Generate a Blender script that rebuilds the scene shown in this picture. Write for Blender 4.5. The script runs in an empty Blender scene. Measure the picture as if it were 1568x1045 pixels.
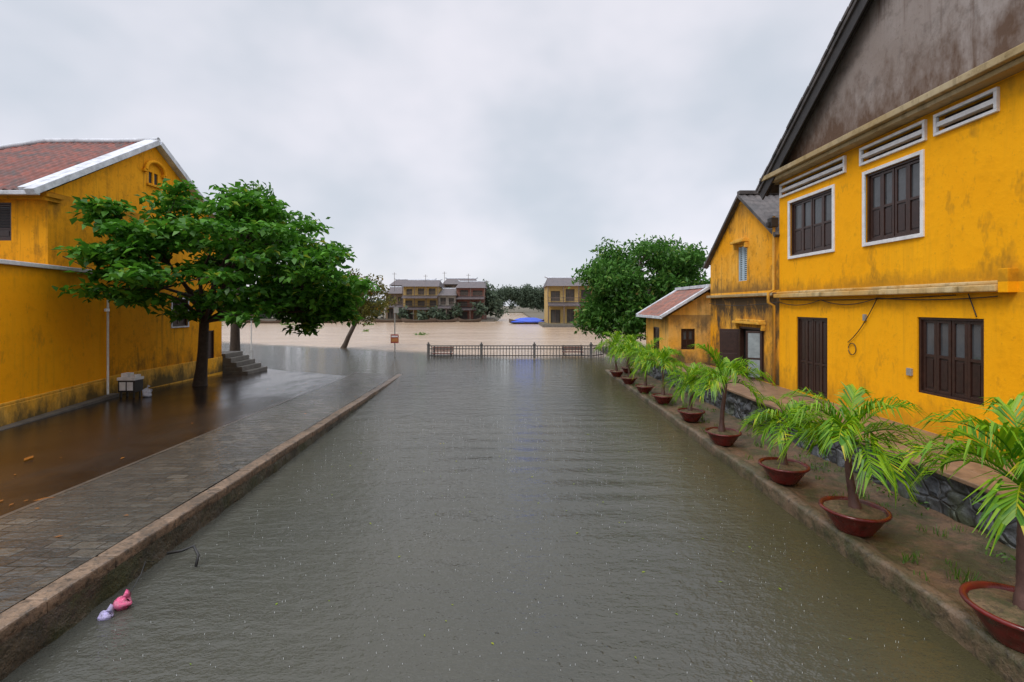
import bpy, math, random
from mathutils import Vector, noise
import numpy as np
random.seed(7); rng=np.random.default_rng(7)
scene=bpy.context.scene
Z=Vector((0,0,1))
def R(a,b): return random.uniform(a,b)

# ------------------------------------------------------------ mesh helpers
class MB:
    def __init__(s): s.v=[]; s.f=[]; s.m=[]
    def face(s,pts,m=0):
        i=len(s.v); s.v+= [tuple(p) for p in pts]; s.f.append(tuple(range(i,i+len(pts)))); s.m.append(m)
    def hexa(s,c,m=0):
        i=len(s.v); s.v+=[tuple(p) for p in c]
        for q in ((0,3,2,1),(4,5,6,7),(0,1,5,4),(1,2,6,5),(2,3,7,6),(3,0,4,7)):
            s.f.append(tuple(i+k for k in q)); s.m.append(m)
    def bx(s,x0,x1,y0,y1,z0,z1,m=0):
        s.hexa([(x0,y0,z0),(x1,y0,z0),(x1,y1,z0),(x0,y1,z0),(x0,y0,z1),(x1,y0,z1),(x1,y1,z1),(x0,y1,z1)],m)
    def fb(s,F,u0,u1,v0,v1,n0,n1,m=0):
        P=lambda u,v,n: fp(F,u,v,n)
        s.hexa([P(u0,v0,n0),P(u1,v0,n0),P(u1,v0,n1),P(u0,v0,n1),P(u0,v1,n0),P(u1,v1,n0),P(u1,v1,n1),P(u0,v1,n1)],m)
    def beam(s,a,b,side,w,up,h,m=0):
        a=Vector(a);b=Vector(b);sd=Vector(side)*w;upv=Vector(up)*h
        s.hexa([a,b,b+sd,a+sd,a+upv,b+upv,b+sd+upv,a+sd+upv],m)
    def tube(s,pts,rad,seg=8,m=0,cap=True):
        pts=[Vector(p) for p in pts]; n=len(pts); base=len(s.v)
        ref=Vector((0.31,0.95,0.05)).normalized()
        for i,p in enumerate(pts):
            t=(pts[min(i+1,n-1)]-pts[max(i-1,0)]).normalized()
            a=t.cross(ref)
            if a.length<1e-3: a=t.cross(Vector((1,0,0)))
            a.normalize(); b=t.cross(a)
            r=rad[i] if isinstance(rad,(list,tuple)) else rad
            for k in range(seg):
                an=2*math.pi*k/seg
                s.v.append(tuple(p+a*(r*math.cos(an))+b*(r*math.sin(an))))
        for i in range(n-1):
            for k in range(seg):
                k2=(k+1)%seg
                s.f.append((base+i*seg+k,base+i*seg+k2,base+(i+1)*seg+k2,base+(i+1)*seg+k)); s.m.append(m)
        if cap:
            s.f.append(tuple(base+k for k in range(seg))); s.m.append(m)
            s.f.append(tuple(base+(n-1)*seg+k for k in range(seg))); s.m.append(m)
    def lathe(s,c,prof,seg=32,m=0):
        base=len(s.v); c=Vector(c)
        for r,z in prof:
            for k in range(seg):
                a=2*math.pi*k/seg; s.v.append((c.x+r*math.cos(a),c.y+r*math.sin(a),c.z+z))
        for i in range(len(prof)-1):
            for k in range(seg):
                k2=(k+1)%seg
                s.f.append((base+i*seg+k,base+i*seg+k2,base+(i+1)*seg+k2,base+(i+1)*seg+k)); s.m.append(m)
    def grid(s,fn,nu,nv,m=0):
        base=len(s.v)
        for j in range(nv+1):
            for i in range(nu+1): s.v.append(tuple(fn(i/nu,j/nv)))
        for j in range(nv):
            for i in range(nu):
                a=base+j*(nu+1)+i
                s.f.append((a,a+1,a+nu+2,a+nu+1)); s.m.append(m)
def fp(F,u,v,n): return F[0]+F[1]*u+Z*v+F[2]*n
def frame(O,U,N): return (Vector(O),Vector(U).normalized(),Vector(N).normalized())

def empty(name):
    e=bpy.data.objects.new(name,None); e.empty_display_size=.2; scene.collection.objects.link(e); return e
def obj(name,mb,mats,parent=None,bevel=0,smooth=False):
    me=bpy.data.meshes.new(name)
    me.from_pydata(mb.v,[],mb.f)
    if not isinstance(mats,(list,tuple)): mats=[mats]
    for m in mats: me.materials.append(m)
    if len(mats)>1: me.polygons.foreach_set('material_index',mb.m)
    if smooth: me.polygons.foreach_set('use_smooth',[True]*len(mb.f))
    me.update()
    o=bpy.data.objects.new(name,me); scene.collection.objects.link(o)
    if parent: o.parent=parent
    if bevel:
        b=o.modifiers.new('bevel','BEVEL'); b.width=bevel; b.segments=2; b.limit_method='ANGLE'
    return o

# ------------------------------------------------------------ material helpers
class NT:
    def __init__(s,name):
        s.mat=bpy.data.materials.new(name); s.mat.use_nodes=True; s.nt=s.mat.node_tree
        s.b=s.nt.nodes['Principled BSDF']; s.out=s.nt.nodes['Material Output']
        s.tc=s.nt.nodes.new('ShaderNodeTexCoord')
        s.co=s.tc.outputs['Object']
    def n(s,t,**k):
        nd=s.nt.nodes.new(t)
        for a,b in k.items(): setattr(nd,a,b)
        return nd
    def l(s,a,b): s.nt.links.new(a,b)
    def mapping(s,scale,loc=(0,0,0),rot=(0,0,0)):
        m=s.n('ShaderNodeMapping'); m.inputs['Scale'].default_value=scale; m.inputs['Location'].default_value=loc; m.inputs['Rotation'].default_value=rot
        s.l(s.co,m.inputs[0]); return m.outputs[0]
    def noise(s,scale,detail=4,rough=.55,vec=None,dist=0):
        t=s.n('ShaderNodeTexNoise'); t.inputs['Scale'].default_value=scale; t.inputs['Detail'].default_value=min(detail,4); t.inputs['Roughness'].default_value=rough; t.inputs['Distortion'].default_value=dist
        s.l(vec or s.co,t.inputs['Vector']); return t.outputs['Fac']
    def voro(s,scale,feature='F1',vec=None,out='Distance',rand=1):
        t=s.n('ShaderNodeTexVoronoi'); t.feature=feature; t.inputs['Scale'].default_value=scale; t.inputs['Randomness'].default_value=rand
        s.l(vec or s.co,t.inputs['Vector']); return t.outputs[out]
    def mr(s,v,a,b,c=0,d=1,smooth=False):
        t=s.n('ShaderNodeMapRange'); t.interpolation_type='SMOOTHSTEP' if smooth else 'LINEAR'
        for i,x in zip((1,2,3,4),(a,b,c,d)): t.inputs[i].default_value=x
        s.l(v,t.inputs[0]); return t.outputs[0]
    def math(s,op,a,b=None):
        t=s.n('ShaderNodeMath',operation=op)
        for i,x in enumerate((a,b)):
            if x is None: continue
            if isinstance(x,(int,float)): t.inputs[i].default_value=x
            else: s.l(x,t.inputs[i])
        return t.outputs[0]
    def wsum(s,*terms):
        acc=None
        for v,k in terms:
            q=s.math('MULTIPLY',v,k); acc=q if acc is None else s.math('ADD',acc,q)
        return acc
    def mix(s,f,a,b,blend='MIX'):
        t=s.n('ShaderNodeMix',data_type='RGBA',blend_type=blend)
        for i,x in ((0,f),(6,a),(7,b)):
            if isinstance(x,(int,float)): t.inputs[i].default_value=x
            elif isinstance(x,tuple): t.inputs[i].default_value=(*x,1) if len(x)==3 else x
            else: s.l(x,t.inputs[i])
        return t.outputs[2]
    def bump(s,h,strength=.3,dist=.02,prev=None):
        t=s.n('ShaderNodeBump'); t.inputs['Strength'].default_value=strength; t.inputs['Distance'].default_value=dist
        s.l(h,t.inputs['Height'])
        if prev: s.l(prev,t.inputs['Normal'])
        s.l(t.outputs[0],s.b.inputs['Normal']); return t.outputs[0]
    def col(s,c):
        if isinstance(c,tuple): s.b.inputs['Base Color'].default_value=(*c,1)
        else: s.l(c,s.b.inputs['Base Color'])
    def rough(s,r):
        if isinstance(r,(int,float)): s.b.inputs['Roughness'].default_value=r
        else: s.l(r,s.b.inputs['Roughness'])
    def sep(s):
        t=s.n('ShaderNodeSeparateXYZ'); s.l(s.co,t.inputs[0]); return t.outputs

def stucco(name,base,pale,dark,zones=(),streak=.5,seed=0,patch=.5,spot=.45):
    t=NT(name); off=(seed*7.3,seed*3.1,seed)
    big=t.noise(.55,4,.6,t.mapping((1,1,1),off))
    c=t.mix(t.mr(big,.35,.7),base,pale)
    med=t.noise(2.6,4,.7,t.mapping((1,1,1),off))
    c=t.mix(t.math('MULTIPLY',t.mr(med,.52,.70),patch),c,tuple(x*.62 for x in base))
    st=t.noise(2.2,4,.65,t.mapping((2.5,2.5,.16),off))
    c=t.mix(t.math('MULTIPLY',t.math('MULTIPLY',t.mr(st,.50,.72),t.mr(big,.42,.62)),streak),c,dark)
    z=t.sep()[2]
    nn=t.noise(1.8,4,.75,t.mapping((1,1,.5),(3,off[1],0)))
    for (ze,ln,stg) in zones:
        f=t.mr(z,ze,ze+ln,1,0)
        f2=t.math('MULTIPLY',t.mr(t.math('ADD',nn,t.math('MULTIPLY',f,.42)),.58,.88),stg)
        gate=t.math('GREATER_THAN',z,ze) if ln>0 else t.math('LESS_THAN',z,ze)
        c=t.mix(t.math('MULTIPLY',f2,gate),c,dark)
    spots=t.noise(11,4,.75,t.mapping((1,1,1),off))
    c=t.mix(t.math('MULTIPLY',t.mr(spots,.60,.69),spot),c,dark)
    t.col(c); t.rough(.85); t.b.inputs['Specular IOR Level'].default_value=.2
    t.bump(t.math('ADD',t.math('MULTIPLY',spots,.4),med),.45,.03)
    return t.mat
def plain(name,c,r=.6,var=.25,sc=6,bump=.15,metal=0,spec=None):
    t=NT(name); nz=t.noise(sc,4,.7)
    t.col(t.mix(t.mr(nz,.3,.75),tuple(x*(1+var) for x in c),tuple(x*(1-var) for x in c))); t.rough(r)
    if bump: t.bump(t.noise(sc*5,3,.6),bump,.01)
    t.b.inputs['Metallic'].default_value=metal
    return t.mat
def leafmat(name,c1,c2,c3,trans=.35,gloss=.04):
    t=NT(name); g=t.n('ShaderNodeNewGeometry')
    r=g.outputs['Random Per Island']
    c=t.mix(t.mr(r,0,.85),c1,c2); c=t.mix(t.mr(r,.93,1),c,c3)
    d=t.n('ShaderNodeBsdfDiffuse'); tr=t.n('ShaderNodeBsdfTranslucent'); gl=t.n('ShaderNodeBsdfGlossy'); gl.inputs['Roughness'].default_value=.45
    t.l(c,d.inputs[0]); t.l(c,tr.inputs[0])
    m=t.n('ShaderNodeMixShader'); m.inputs[0].default_value=trans; t.l(d.outputs[0],m.inputs[1]); t.l(tr.outputs[0],m.inputs[2])
    m2=t.n('ShaderNodeMixShader'); m2.inputs[0].default_value=gloss; t.l(m.outputs[0],m2.inputs[1]); t.l(gl.outputs[0],m2.inputs[2])
    t.l(m2.outputs[0],t.out.inputs[0]); return t.mat

M={}
M['yelA']=stucco('yellow_stucco',(.92,.395,.001),(.94,.43,.004),(.24,.125,.015),zones=((1.0,.8,.45),(3.72,-.5,.45),(3.9,.45,.6),(7.3,-.45,.45)),streak=.28,seed=1,patch=.28,spot=.25)
M['yelB']=stucco('yellow_stucco_aged',(.82,.34,.006),(.84,.43,.06),(.085,.055,.028),zones=((1.0,1.6,.95),(3.8,-1.8,1.0),(4.0,.6,.7),(7.2,-1.2,.5)),streak=.7,seed=2,patch=.65)
M['yelC']=stucco('yellow_stucco_gatehouse',(.80,.36,.02),(.78,.46,.14),(.09,.07,.045),zones=((.9,1.0,.9),(3.1,-.8,.6)),streak=.65,seed=5,patch=.6)
M['yelL']=stucco('yellow_stucco_left',(.74,.30,.004),(.80,.35,.008),(.12,.062,.012),zones=((.1,1.8,.85),(7.1,-1.0,.5)),streak=.7,seed=3,patch=.6)
M['yelW']=stucco('yellow_stucco_boundary',(.92,.37,.001),(.94,.40,.002),(.26,.13,.015),zones=((.2,.6,.7),(4.6,-.4,.4)),streak=.3,seed=4,patch=.3,spot=.3)
M['plinth']=stucco('yellow_plinth',(.78,.37,.02),(.68,.40,.08),(.10,.075,.03),zones=((.2,.9,.95),),streak=.8,seed=6,patch=.8)
M['conc']=stucco('aged_concrete',(.25,.205,.18),(.34,.30,.28),(.10,.055,.032),zones=((7.5,1.8,.9),),streak=.95,seed=8,patch=.8)
M['corn']=stucco('mossy_cornice',(.36,.26,.12),(.46,.39,.26),(.07,.05,.02),streak=.9,seed=9,patch=.9)
M['ledge']=stucco('mossy_ledge',(.55,.30,.06),(.60,.50,.30),(.09,.07,.03),streak=.8,seed=10,patch=.9)
M['white']=plain('white_paint',(.68,.68,.69),.55,.2,5)
M['whited']=plain('weathered_white',(.50,.52,.56),.6,.4,3)
M['wood']=plain('dark_brown_wood',(.036,.015,.010),.4,.4,9,.2)
M['wood2']=plain('brown_wood_panel',(.028,.012,.009),.38,.4,14,.2)
M['glass']=plain('dark_glass',(.06,.065,.07),.06,.3,2,0)
M['bluegray']=plain('bluegrey_shutter',(.40,.50,.56),.5,.15,8)
M['black']=plain('black_board_and_recess',(.018,.015,.014),.6,.5,6)  # boards, and also the sheets that stand in for shade inside openings
M['far_dark']=plain('far_window_hazed',(.075,.065,.055),.6,.4,2,0)  # dark sheet for window openings, greyed to paint in distance haze
M['metal']=plain('dark_iron',(.030,.028,.027),.5,.3,9)
M['pipe']=plain('grey_pipe',(.25,.24,.22),.5,.3,6)
M['pipew']=plain('white_pipe',(.68,.68,.66),.4,.15,6)
M['cable']=plain('black_cable',(.012,.012,.012),.5,.1,6,0)
M['bark']=plain('bark',(.050,.036,.026),.85,.45,7,.8)
M['barkl']=plain('pale_bark',(.075,.055,.04),.85,.4,7,.8)
M['stem']=plain('palm_stem',(.095,.045,.035),.6,.45,9,.5)
def rooftile(name,c,dk):
    t=NT(name); v=t.n('ShaderNodeTexVoronoi'); v.inputs['Scale'].default_value=4.5; t.l(t.co,v.inputs['Vector'])
    s=t.n('ShaderNodeSeparateColor'); t.l(v.outputs['Color'],s.inputs[0])
    cc=t.mix(s.outputs[0],c,tuple(x*.5 for x in c)); cc=t.mix(t.mr(t.noise(1.3,4,.75),.45,.66),cc,dk)
    t.col(cc); t.rough(.6); t.bump(t.noise(20,4),.4,.02); return t.mat
M['tile']=rooftile('red_roof_tile',(.22,.045,.022),(.05,.032,.028))
M['tileC']=rooftile('faded_red_tile',(.30,.11,.07),(.11,.08,.07))
M['tileD']=rooftile('dark_roof_tile',(.10,.085,.08),(.03,.03,.03))
M['tileF']=rooftile('far_dark_roof_hazed',(.12,.095,.095),(.075,.07,.075))  # roof colour lightened to carry painted distance haze
t=NT('glazed_red_pot'); c=t.mix(t.mr(t.noise(7,4),.35,.7),(.15,.012,.010),(.060,.010,.008)); c=t.mix(t.mr(t.noise(3,4,.75),.55,.72,0,.6),c,(.10,.07,.045)); t.col(c); t.rough(t.mr(t.noise(4,3),.4,.6,.15,.4)); t.bump(t.noise(12,3),.1,.01); M['pot']=t.mat
t=NT('potting_soil'); c=t.mix(t.mr(t.noise(5,4,.75),.4,.62),(.20,.13,.07),(.07,.07,.025)); c=t.mix(t.mr(t.noise(22,3,.7),.5,.65,0,.8),c,(.06,.04,.025)); t.col(c); t.rough(.85); t.bump(t.noise(25,4,.75),.8,.03); M['soil']=t.mat
t=NT('wet_asphalt'); p=t.noise(.5,4,.6,t.mapping((1,.45,1))); fine=t.noise(70,3,.7)
c=t.mix(t.mr(t.noise(.8,4,.7),.35,.7),(.034,.024,.018),(.015,.011,.009)); c=t.mix(t.mr(fine,.62,.75,0,.6),c,(.12,.10,.09))
t.col(c); t.rough(t.mr(p,.42,.60,.06,.26)); t.b.inputs['IOR'].default_value=1.38
t.bump(t.wsum((fine,.0018),(t.noise(9,3),.004),(t.mr(t.voro(9),0,.16,1,0,True),.002)),1,1); M['asph']=t.mat
t=NT('wet_stone_paving')
br=t.n('ShaderNodeTexBrick'); br.inputs['Scale'].default_value=1; br.inputs['Brick Width'].default_value=.34; br.inputs['Row Height'].default_value=.22; br.inputs['Mortar Size'].default_value=.014; br.inputs['Mortar Smooth'].default_value=.5
br.inputs['Color1'].default_value=(.125,.110,.088,1); br.inputs['Color2'].default_value=(.050,.048,.044,1); br.inputs['Mortar'].default_value=(.022,.020,.017,1)
jit=t.n('ShaderNodeVectorMath',operation='ADD'); nc=t.n('ShaderNodeTexNoise'); nc.inputs['Scale'].default_value=5; nc.inputs['Detail'].default_value=2; t.l(t.co,nc.inputs['Vector'])
sc_=t.n('ShaderNodeVectorMath',operation='SCALE'); sc_.inputs['Scale'].default_value=.05; t.l(nc.outputs['Color'],sc_.inputs[0]); t.l(t.co,jit.inputs[0]); t.l(sc_.outputs[0],jit.inputs[1])
t.l(jit.outputs[0],br.inputs['Vector'])
c=t.mix(t.mr(t.noise(.9,4,.65),.38,.62,0,.85),br.outputs['Color'],(.070,.064,.054)); c=t.mix(t.mr(t.noise(14,4,.75),.5,.7,0,.7),c,(.03,.027,.022)); t.col(c)
t.rough(t.mr(t.noise(1.2,4),.4,.65,.06,.2)); t.b.inputs['IOR'].default_value=1.36
t.bump(t.wsum((br.outputs['Fac'],-.003),(t.noise(4.5,4,.6,t.mapping((.7,1.3,1))),.030),(t.mr(t.voro(7),0,.2,1,0,True),.005)),1,1); M['pave']=t.mat
t=NT('kerb_stone'); c=t.mix(t.mr(t.noise(2.5,4,.75),.35,.65),(.23,.155,.10),(.09,.064,.042)); c=t.mix(t.mr(t.noise(14,4,.7),.50,.64,0,.85),c,(.045,.036,.026))
t.col(c); t.rough(.45)
t.bump(t.wsum((t.noise(6,4,.75),.035),(t.noise(40,3),.006)),1,1); M['kerb']=t.mat
def masonry(name,ca,cb,mort,moss):
    t=NT(name); vd=t.voro(3.6,'DISTANCE_TO_EDGE'); vc=t.voro(3.6,'F1',out='Color')
    s=t.n('ShaderNodeSeparateColor'); t.l(vc,s.inputs[0]); n12=t.noise(9,4,.75)
    c=t.mix(s.outputs[0],ca,cb); c=t.mix(t.mr(n12,.45,.66,0,.85),c,(.03,.03,.028)); c=t.mix(t.mr(vd,.0,.05,1,0),c,mort); c=t.mix(t.mr(t.noise(1.5,4),.5,.66,0,moss),c,(.045,.055,.018))
    t.col(c); t.rough(.5); t.bump(t.wsum((t.mr(vd,0,.12),.035),(n12,.03)),1,1); return t.mat
M['stone']=masonry('bluestone_masonry',(.05,.056,.068),(.11,.115,.125),(.04,.036,.030),.7)
t=NT('mossy_embankment'); c=t.mix(t.mr(t.noise(3,4,.75),.35,.65),(.085,.065,.042),(.030,.028,.018)); c=t.mix(t.mr(t.noise(1.1,4,.7),.48,.62,0,.8),c,(.040,.045,.015)); t.col(c); t.rough(.45); t.bump(t.wsum((t.noise(4,4,.75),.07),(t.noise(20,3),.012)),1,1); M['stoneL']=t.mat
t=NT('mossy_soil'); c=t.mix(t.mr(t.noise(1.8,4,.75),.42,.58),(.15,.088,.048),(.065,.062,.022)); c=t.mix(t.mr(t.noise(9,4,.75),.48,.66,0,.75),c,(.055,.036,.024)); t.col(c); t.rough(.6)
t.bump(t.wsum((t.noise(5,4,.75),.05),(t.noise(30,4,.7),.012)),1,1); M['strip']=t.mat
M['terr']=plain('terrace_slab',(.20,.125,.075),.5,.45,3,.5)
M['ground']=plain('ground_earth',(.10,.085,.055),.9,.3,.3,.3)
M['steps']=plain('step_stone',(.11,.10,.085),.6,.4,3,.5)
# water
t=NT('flood_water'); X,Y,_=t.sep()
edge=t.math('ADD',t.math('ADD',Y,t.math('MULTIPLY',t.math('MINIMUM',X,0),.5)),t.math('MULTIPLY',t.noise(.12,3,.6),5))
mud=t.mr(edge,33.4,36.6,0,1,True)
canal=t.mix(t.mr(t.noise(.16,3,.5),.35,.7),(.068,.067,.052),(.052,.054,.045))
canal=t.mix(t.mr(X,2.0,5.0,0,.8,True),canal,(.060,.050,.016))  # olive tint toward the right bank, a painted reflection of the yellow house
riv=t.mix(t.mr(t.noise(.08,4,.65,t.mapping((1,4,1))),.35,.7),(.34,.24,.155),(.43,.32,.225))
t.col(t.mix(mud,canal,riv)); t.b.inputs['IOR'].default_value=1.33
t.l(t.mr(mud,0,1,.04,.22),t.b.inputs['Roughness'])
t.b.inputs['Specular IOR Level'].default_value=.58
w=t.n('ShaderNodeTexWave',wave_type='BANDS',bands_direction='Y',wave_profile='SIN'); w.inputs['Scale'].default_value=.42; w.inputs['Distortion'].default_value=2.6; w.inputs['Detail'].default_value=2; w.inputs['Detail Scale'].default_value=.6
t.l(t.mapping((.6,1,1)),w.inputs['Vector'])
g1=t.mr(Y,5.5,8.5,0,1,True); g2=t.mr(Y,11,20,1,0,True); gx=t.mr(t.math('ABSOLUTE',t.math('SUBTRACT',X,.7)),.8,3.6,1,0,True)
wm=t.math('MULTIPLY',t.math('MULTIPLY',g1,g2),t.math('MULTIPLY',t.math('ADD',t.math('MULTIPLY',gx,.9),.08),t.mr(t.noise(.6,2),.35,.6,.25,1)))
wave=t.math('MULTIPLY',w.outputs['Fac'],wm)
h=t.wsum((wave,.034),(t.noise(1.4,2,.5,t.mapping((.6,1.5,1))),.040),(t.noise(6.5,3,.68,t.mapping((.75,1.3,1))),.030),(t.mr(t.voro(5.5),.0,.15,1,0,True),.009),(t.noise(30,1,.5),.0035))
t.bump(h,1,1)
M['water']=t.mat

# ------------------------------------------------------------ terrain, water
def road_z(x,y): return .42-.0233*(y-4.3)+.012*(-x-4.8)
def terr(x,y):
    if y<=33:
        if -4.3<x<5.2: return -1.2
        if x<=-14.9: return .05 if y<28 else -.3
        if x<=-4.3: return -1.0
        return .75 if x>=6.9 and y<27 else -.8
    if y<40 and x>6: return .15
    if x>5 and y>79: return .45
    if y>107 and (x<-4 or y>230): return .45
    if y<44 and x<-13: return -.3
    return -1.6
xs=[-3000,-900,-300,-120,-70,-40,-25,-16,-14.95,-14.3,-8,-4.35,-4.25,0,4.5,5.15,6.0,6.85,6.95,12,20,40,80,200,900,3000]
ys=[-60,-10,0,10,20,26.9,27.1,33,33.1,36,39.9,40.5,44.1,60,78.9,79.5,106.9,107.5,130,180,229,231,400,1000,4000]
mb=MB(); k=len(xs)
for y in ys:
    for x in xs: mb.v.append((x,y,terr(x,y)))
for j in range(len(ys)-1):
    for i in range(k-1): a=j*k+i; mb.f.append((a,a+1,a+k+1,a+k)); mb.m.append(0)
obj('ground',mb,M['ground'])
mb=MB(); mb.face([(-900,-60,0),(900,-60,0),(900,1500,0),(-900,1500,0)]); obj('water',mb,M['water'])

def kx(y): return -4.8-.039*(y-4.5)
def rx(y): return 4.6+.018*(y-4.5)
def rz(y): return .30-.0105*(y-4.5)
mb=MB(); mb.grid(lambda u,v:(-16+((kx(-6+v*50)-2.5)+16)*u, -6+v*50, road_z(-16+((kx(-6+v*50)-2.5)+16)*u,-6+v*50)+.012*noise.noise((u*6,v*20,0))),16,60)
obj('road',mb,M['asph'],smooth=True)
def px(u,y): return kx(y)-2.5+u*2.22
mb=MB(); mb.grid(lambda u,v:(px(u,-6+v*50),-6+v*50,road_z(px(u,-6+v*50),-6+v*50)+.03+.01*noise.noise((u*3,v*30,3))),8,80)
mb.grid(lambda u,v:(px(0,-6+u*50)-.001,-6+u*50,road_z(px(0,-6+u*50),-6+u*50)-.05+.08*v),60,1)
obj('pavement',mb,M['pave'],smooth=False)
mb=MB()
mb.grid(lambda u,v:(kx(-6+u*50)-2.5-.09+v*.085,-6+u*50,road_z(kx(-6+u*50)-2.5,-6+u*50)+.034),60,1)
obj('pavement_edging',mb,plain('edging_stone',(.085,.07,.055),.3,.4,5,.4))
mb=MB(); y=-6
while y<30:
    L=R(.9,1.2); o=R(-.012,.012); zz=R(-.008,.008)
    y0,y1=y+.003,y+L-.003
    a=[(kx(y0)-.26+o,y0),(kx(y0)+o,y0),(kx(y1)+o,y1),(kx(y1)-.26+o,y1)]
    c=[(p[0],p[1],-1.1) for p in a]+[(p[0],p[1],road_z(p[0],p[1])+.045+zz) for p in a]
    mb.hexa(c); y+=L
kerb=obj('kerb',mb,M['kerb'],bevel=.025)
mb=MB(); 
def lw(u,v):
    y=-6+u*36; z=-.5+v*(road_z(kx(y),y)-.07+.5)
    return (kx(y)+.035+.035*noise.noise((3,y*2.2,z*3))+.02*noise.noise((3,y*8,z*9)),y,z)
mb.grid(lw,500,12); obj('embankment_wall',mb,M['stoneL'],smooth=True)

mb=MB(); mb.grid(lambda u,v:(rx(-3+v*29)+.2+u*(6.7-rx(-3+v*29)-.2),-3+v*29,rz(-3+v*29)-.03+.07*u*u+.05*noise.noise((u*5,v*29,1))),14,110); obj('planting_strip',mb,M['strip'],smooth=True)
mb=MB(); pr=[(0.02,-1.1),(.01,-.3),(0,-.08),(.01,-.025),(.05,0),(.15,.002),(.24,-.02),(.27,-.12)]
def rk(u,v):
    y=-3+u*29; q=v*(len(pr)-1); i=min(int(q),len(pr)-2); f=q-i; dx=pr[i][0]*(1-f)+pr[i+1][0]*f; dz=pr[i][1]*(1-f)+pr[i+1][1]*f
    cr=max(0,noise.noise((y*1.3,2,0))-.25)*.18
    return (rx(y)+dx+.03*noise.noise((y*1.7,dz*3,0))+.015*noise.noise((y*7,dz*7,4))+cr,y,(rz(y)+dz if i>0 or f>0 else -1.1)+.02*noise.noise((y*2.3,dx*8,9))-cr*.3)
mb.grid(rk,700,14)
t=NT('mossy_kerb_stone'); c=t.mix(t.mr(t.noise(2.5,4,.75),.35,.62),(.17,.115,.072),(.060,.058,.025)); c=t.mix(t.mr(t.noise(12,4,.7),.5,.68,0,.8),c,(.04,.032,.022)); t.col(c); t.rough(.5)
t.bump(t.wsum((t.noise(6,4,.75),.04),(t.noise(40,3),.006)),1,1)
obj('kerb',mb,t.mat,smooth=True)
mb=MB()
def rw(u,v):
    y=-2+u*27; z=.1+v*.84; d=noise.voronoi((1.7,y*3.0,z*4.0))[0]
    return (6.62-min(.08,(d[1]-d[0])*.12)-.05*noise.noise((0,y*3,z*4)),y,z)
mb.grid(rw,620,20); obj('stone_retaining_wall',mb,M['stone'],smooth=True)
mb=MB(); y=-2
while y<24.4:
    L=min(R(1.3,1.9),24.5-y); mb.bx(6.50+R(-.01,.01),6.95,y+.004,y+L-.004,.93,1.0+R(-.004,.006)); y+=L
mb.bx(6.95,8.31,-2,24.5,.5,.995); obj('terrace',mb,M['terr'],bevel=.012)

# ------------------------------------------------------------ building helpers
def wall(mb,F,u0,u1,v0,v1,ops=(),m=0,depth=.16):
    us=sorted({u0,u1,*[o[0] for o in ops],*[o[1] for o in ops]}); vs=sorted({v0,v1,*[o[2] for o in ops],*[o[3] for o in ops]}); vs=[v for v in vs if v<=v1]
    for a,b in zip(us,us[1:]):
        for c,d in zip(vs,vs[1:]):
            cu,cv=(a+b)/2,(c+d)/2
            if any(o[0]<cu<o[1] and o[2]<cv<o[3] for o in ops): continue
            mb.face([fp(F,a,c,0),fp(F,b,c,0),fp(F,b,d,0),fp(F,a,d,0)],m)
    for a,b,c,d in ops:
        q=[(a,c),(b,c),(b,d),(a,d)]
        for (p1,p2) in zip(q,q[1:]+q[:1]):
            mb.face([fp(F,*p1,0),fp(F,*p2,0),fp(F,*p2,-depth),fp(F,*p1,-depth)],m)
def shutters(parent,F,u0,u1,v0,v1,leaves=4,split=.45,style='glass',trim=None,tw=.08,name='window'):
    W=MB(); d=-.155
    W.face([fp(F,u0,v0,d),fp(F,u1,v0,d),fp(F,u1,v1,d),fp(F,u0,v1,d)],1)
    f=.05
    W.fb(F,u0,u0+f,v0,v1,-.13,-.03); W.fb(F,u1-f,u1,v0,v1,-.13,-.03)
    W.fb(F,u0+f,u1-f,v1-f,v1,-.13,-.03); W.fb(F,u0+f,u1-f,v0,v0+f,-.13,-.03)
    iu0,iu1,iv0,iv1=u0+f+.004,u1-f-.004,v0+f+.004,v1-f-.004
    lw_=(iu1-iu0)/leaves
    for i in range(leaves):
        a=iu0+i*lw_+.006; b=iu0+(i+1)*lw_-.006; s=min(.055,lw_*.2)
        vm=iv0+(iv1-iv0)*split; nn0,nn1=-.11,-.06-(.01 if i%2 else 0)
        W.fb(F,a,a+s,iv0,iv1,nn0,nn1); W.fb(F,b-s,b,iv0,iv1,nn0,nn1)
        for vv in (iv0,vm-s/2,iv1-s): W.fb(F,a+s,b-s,vv,vv+s,nn0,nn1-.003)
        W.fb(F,a+s,b-s,iv0+s,vm-s/2,-.105,-.088,2)
        W.fb(F,a+s+.03,b-s-.03,iv0+s+.04,vm-s/2-.04,-.088,-.074,2)
        if style=='panel':
            W.fb(F,a+s,b-s,vm+s/2,iv1-s,-.105,-.088,2); W.fb(F,a+s+.03,b-s-.03,vm+s/2+.04,iv1-s-.04,-.088,-.074,2)
        elif style=='louvre':
            z=vm+s/2+.02
            while z<iv1-s-.03: W.fb(F,a+s,b-s,z,z+.018,-.105,-.07,2); z+=.05
        elif style=='glass':
            W.fb(F,a+s,b-s,vm+s/2,iv1-s,-.10,-.095,1)
    obj(name,W,[M['wood'],M['glass'],M['wood2']],parent,bevel=.004)
    if trim:
        T=MB(); e=tw
        T.fb(F,u0-e,u0,v0-e,v1+e,-.02,.035); T.fb(F,u1,u1+e,v0-e,v1+e,-.02,.035)
        T.fb(F,u0,u1,v1,v1+e,-.02,.033); T.fb(F,u0,u1,v0-e,v0,-.02,.05)
        obj(name+'_trim',T,trim,parent,bevel=.006)
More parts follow.
